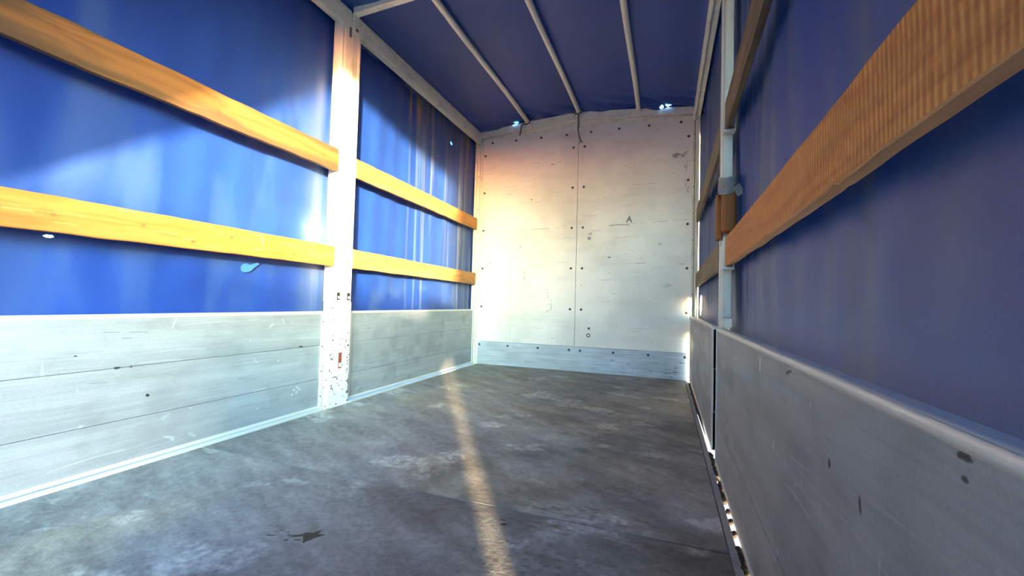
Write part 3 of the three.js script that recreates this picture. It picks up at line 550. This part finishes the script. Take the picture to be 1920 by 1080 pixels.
board('slat_board', 1, 0.868, 0.994, 2.196, 1.106, 4.17, 1.091, 0.0245, wRL, 'big rough sawn orange board with splintered lower edge', { rough: 0.0011, notch: [[3.515, 0.018, 0.011], [3.05, 0.03, 0.005], [2.62, 0.04, 0.004], [3.66, 0.01, 0.004]], bump: 0.0022, plain: true });
board('slat_board', 1, 1.472, 1.6, 2.196, 1.100, 4.17, 1.07, 0.024, wRU, 'weathered brown board high on the shaded side running up to the slim post', { rough: 0.0014, bump: 0.002 });
board('slat_board', 1, 0.860, 0.986, 0.065, 1.115, 2.025, 1.096, 0.022, wRF, 'grey brown board, lower one beyond the taped post');
board('slat_board', 1, 1.452, 1.575, 0.065, 1.115, 2.025, 1.096, 0.022, wRF, 'grey brown board, upper one beyond the taped post');

// ------------------------------------------------------------------ roof frame
function rail(side, z0, z1, label) {
  const o = thing('roof_rail', label, 'rail');
  const s = side, x0 = s > 0 ? 1.082 : 1.068;
  const pts = [[s * x0, 2.425], [s * (x0 + 0.006), 2.418], [s * (x0 + 0.052), 2.418], [s * (x0 + 0.056), 2.424], [s * (x0 + 0.056), 2.53], [s * (x0 + 0.004), 2.53], [s * x0, 2.522]];
  part('tube', extrudeZ(s > 0 ? pts : pts.reverse(), z0, z1, 0.002), M.cream, o);
  part('lip', rb(Math.min(s * (x0 + 0.001), s * (x0 + 0.014)), Math.max(s * (x0 + 0.001), s * (x0 + 0.014)), 2.408, 2.42, z0, z1, 0.002), M.cream, o);
  return o;
}
rail(-1, 0.045, 2.04, 'cream roof rail above the dusty sheet between white post and bulkhead');
rail(-1, 2.11, 4.2, 'cream roof rail end reaching the white post from the opening');
rail(1, 0.05, 2.05, 'dull cream roof rail above the shaded side next to the bulkhead');
rail(1, 2.12, 4.2, 'cream roof rail above the big rough board');
function arch(name, z0, z1, lo, hi, label) {
  const o = thing(name, label, 'beam'), pts = [];
  for (let i = 0; i <= 24; i++) { const x = -1.066 + i * 2.13 / 24; pts.push([x, archY(x, hi[0], hi[1])]); } for (let i = 24; i >= 0; i--) { const x = -1.066 + i * 2.13 / 24; pts.push([x, archY(x, lo[0], lo[1])]); }
  part('arched_tube', extrudeZ(pts, z0, z1, 0.003), M.cream, o);
}
arch('cross_beam', 2.06, 2.105, [2.515, 2.565], [2.58, 2.63], 'cream cross beam leaving the head of the white post');
arch('cross_beam', 4.2, 4.25, [2.49, 2.56], [2.56, 2.63], 'cream cross beam over the rear opening');
function bow(x, y, ex, label) {
  const o = thing('roof_bow', label, 'roof bow', 'long tubes under the roof sheet');
  const pts = []; for (let i = 0; i <= 20; i++) { const z = 0.03 + i * 0.21; pts.push(new THREE.Vector3(x + ex * Math.sin(i * 0.7), y + 0.006 * Math.sin(i * 0.5), z)); }
  const g = new THREE.TubeGeometry(new THREE.CatmullRomCurve3(pts), 80, 0.022, 10); 
  part('tube', g, M.cream, o);
  part('flattened_end', rb(x - 0.024, x + 0.024, y - 0.03, y + 0.012, 0.012, 0.075, 0.008, 3), M.cream, o);
}
bow(-0.535, 2.585, 0.003, 'cream roof bow leading down to the smaller dangling cord');
bow(0.008, 2.62, 0.002, 'cream roof bow over the panel joint with frayed cord at its end');
bow(0.588, 2.585, 0.002, 'cream roof bow beside the taped post, no cord on it');

// cords
function strand(pts, r) { return new THREE.TubeGeometry(new THREE.CatmullRomCurve3(pts.map((p) => new THREE.Vector3(...p))), 24, r, 6); }
{ const o = thing('tie_cord', 'frayed grey cord knotted on the middle roof bow, hanging over the panel joint', 'cord');
  part('loop', merge([strand([[-0.03, 2.64, 0.07], [-0.035, 2.60, 0.09], [0.0, 2.588, 0.1], [0.04, 2.605, 0.09], [0.045, 2.645, 0.07]], 0.006), strand([[-0.03, 2.63, 0.085], [0.0, 2.585, 0.105], [0.05, 2.62, 0.085]], 0.005)]), M.cord, o);
  part('hanging_strand', merge([strand([[0.005, 2.59, 0.085], [0.0, 2.53, 0.06], [0.002, 2.45, 0.055], [0.018, 2.36, 0.05], [0.036, 2.325, 0.05]], 0.0055), strand([[0.012, 2.59, 0.085], [0.012, 2.5, 0.06], [0.006, 2.43, 0.055], [0.026, 2.35, 0.05]], 0.004)]), M.cord, o);
  part('frayed_end', merge([0, 1, 2, 3, 4].map((i) => strand([[0.03, 2.335, 0.05], [0.036 + (i - 2) * 0.006, 2.32, 0.053], [0.038 + (i - 2) * 0.011, 2.30 + (i % 2) * 0.008, 0.056]], 0.0022))), M.cord, o);
}
{ const o = thing('tie_cord', 'short dark cord hanging from the bow end left of the frayed one', 'cord');
  part('strand', merge([strand([[-0.575, 2.57, 0.07], [-0.6, 2.545, 0.075], [-0.61, 2.5, 0.06], [-0.622, 2.45, 0.055]], 0.005), strand([[-0.51, 2.575, 0.07], [-0.54, 2.552, 0.082], [-0.575, 2.56, 0.08]], 0.005)]), M.dark, o);
}

// ------------------------------------------------------------------ blue sheets
function sheet(nz, ny, fn) {
  const g = new THREE.PlaneGeometry(1, 1, nz, ny), p = g.attributes.position, uv = g.attributes.uv;
  for (let i = 0; i < p.count; i++) { const q = fn(uv.getX(i), uv.getY(i)); p.setXYZ(i, ...q); }
  g.computeVertexNormals(); return g;
}
const folds = (z, y, s) => 0.011 * Math.sin(z * 9 + s + 1.6 * fbm(z * 1.3, y * 0.6, 41, 2) * 4) * (0.45 + 0.55 * sst(0.6, 1.6, y)) + 0.012 * (fbm(z * 2.2, y * 1.1, 43 + s, 3) - 0.5) + 0.004 * Math.sin(z * 31 + y * 1.4 + s);
{ const o = thing('side_sheet', 'blue tarpaulin side sheet stretched behind the orange boards', 'tarpaulin');
  part('sheet', sheet(240, 60, (u, v) => { const z = u * TL, y = TY0 + v * TH, e = sst(0.594, 0.8, y); return [-(1.158 + e * folds(z, y, 0) * (z > 2 ? 0.45 : 0.75)), y, z]; }), tarpMat(tarpLC), o);
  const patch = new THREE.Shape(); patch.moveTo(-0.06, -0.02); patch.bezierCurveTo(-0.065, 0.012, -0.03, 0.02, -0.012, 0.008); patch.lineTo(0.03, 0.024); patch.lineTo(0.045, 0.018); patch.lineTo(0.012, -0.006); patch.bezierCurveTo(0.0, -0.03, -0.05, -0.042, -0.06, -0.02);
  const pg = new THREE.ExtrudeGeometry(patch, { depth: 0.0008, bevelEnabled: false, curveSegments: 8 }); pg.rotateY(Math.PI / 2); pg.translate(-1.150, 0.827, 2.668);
  part('painted_sun_spot', boxUV(pg), new THREE.MeshPhysicalMaterial({ color: '#3c70bd', roughness: 0.4 }), o, 'pale painted sun spot on the sheet');  // stands for a spot of sun, its brightness put into the colour
}
{ const o = thing('side_sheet', 'dusty blue tarpaulin side sheet with vertical folds behind the rough sawn board', 'tarpaulin');
  part('sheet', sheet(240, 60, (u, v) => { const z = u * TL, y = TY0 + v * TH, e = sst(0.594, 0.8, y), tight = Math.exp(-(((z - 2.35) / 0.14) ** 2)); return [1.142 + 0.028 * sst(0.04, 0.3, z) + e * sst(0.02, 0.25, z) * (folds(z, y, 2) + 0.012 * tight * Math.sin(z * 75)), y, z]; }), tarpMat(tarpRC), o);
}
{ const o = thing('roof_sheet', 'blue tarpaulin roof sheet over the cream bows, creased at the bulkhead', 'tarpaulin');
  part('sheet', sheet(110, 220, (u, v) => {
    const X = (u - 0.5) * RW, z = (1 - v) * TL;
    const bows = [-0.535, 0.008, 0.588], d = Math.min(...bows.map((b) => Math.abs(X - b)), Math.abs(X + 1.1), Math.abs(X - 1.1));
    let y = archY(X, 2.55, 2.645) + 0.006 - 0.02 * sst(0, 0.26, d) * (0.6 + 0.8 * fbm(X * 2, z * 1.5, 61, 3));
    const n = sst(0.55, 0.05, z);
    y += n * 0.036 * (fbm((X * 0.9 + z * 0.9) * 7, (X * 0.35 - z) * 2.6, 63, 4) - 0.5) * 2 + n * sst(0.0, 0.5, X) * 0.02 * Math.sin((X * 0.55 + z) * 34);
    y = Math.max(y, archY(X, 2.55, 2.634) + (z < 0.06 ? 0.0 : -0.03));
    if (Math.abs(X) > 1.08) y -= (Math.abs(X) - 1.08) * 1.4;
    return [X, y, z - 0.035];
  }), tarpMat(tarpTC), o);
}
{ // added unseen sheets that cut sun and sky: by the post, along the top, slantwise
  const o = thing('light_blocking_sheet', 'unseen blue sheets added at the opening behind the lens to block sun and sky', 'tarpaulin');
  const m = new THREE.MeshPhysicalMaterial({ color: '#184fae', roughness: 0.55, side: THREE.DoubleSide });
  part('sun_block_piece', sheet(20, 20, (u, v) => [0.85 + u * 0.35, 0.6 + v * 0.6, 4.32 + 0.015 * Math.sin(u * 22)]), m, o);
  part('sky_block_strip', sheet(30, 8, (u, v) => [-1.12 + u * 2.24, 2.4 + v * 0.28, 4.305 + 0.008 * Math.sin(u * 50)]), m, o);
  part('slanted_sun_block', sheet(50, 40, (u, v) => { const y = 0.85 + v * 1.72, edge = -0.9 + 1.22 * v; return [-1.12 + u * (edge + 1.12), y, 4.33 + 0.02 * Math.sin(u * 40 + v * 3)]; }), m, o);
}

// dirt in the slot under the shaded drop side
{ const lumps = [], open = [[1.25, 2.03], [2.345, 2.36], [2.385, 2.395], [2.575, 2.635], [2.67, 2.705], [2.735, 2.775], [2.82, 2.875], [3.02, 3.03]];
  for (let z = 0.12; z < 4.15; z += 0.0075) {
    if (open.some(([a, b]) => z > a - 0.008 && z < b + 0.008)) continue;
    for (let k = 0; k < 2; k++) { const g = new THREE.IcosahedronGeometry(range(0.006, 0.0095), 1), p = g.attributes.position; for (let i = 0; i < p.count; i++) { const q = 0.8 + 0.4 * vnoise(p.getX(i) * 400 + z * 90, p.getZ(i) * 400, 5); p.setXYZ(i, p.getX(i) * q, p.getY(i) * q, p.getZ(i) * q * 1.3); } g.computeVertexNormals(); g.translate(range(1.064, 1.074), -0.006 + range(-0.004, 0.003), z + range(-0.003, 0.003)); lumps.push(g); }
  }
  for (let z = 1.25; z < 1.75; z += 0.012) { const w = 0.007 * (1.75 - z) / 0.5; const g = new THREE.IcosahedronGeometry(w + 0.002, 1); g.translate(1.073, -0.004, z); lumps.push(g); }
  const dirt = part('dirt_crumbs', merge(lumps), new THREE.MeshStandardMaterial({ color: '#25221e', roughness: 1 }), scene);
  dirt.userData = { label: 'black dirt packed in the slot beneath the dark drop side', category: 'dirt', kind: 'stuff' };
}

renderer.render(scene, camera);
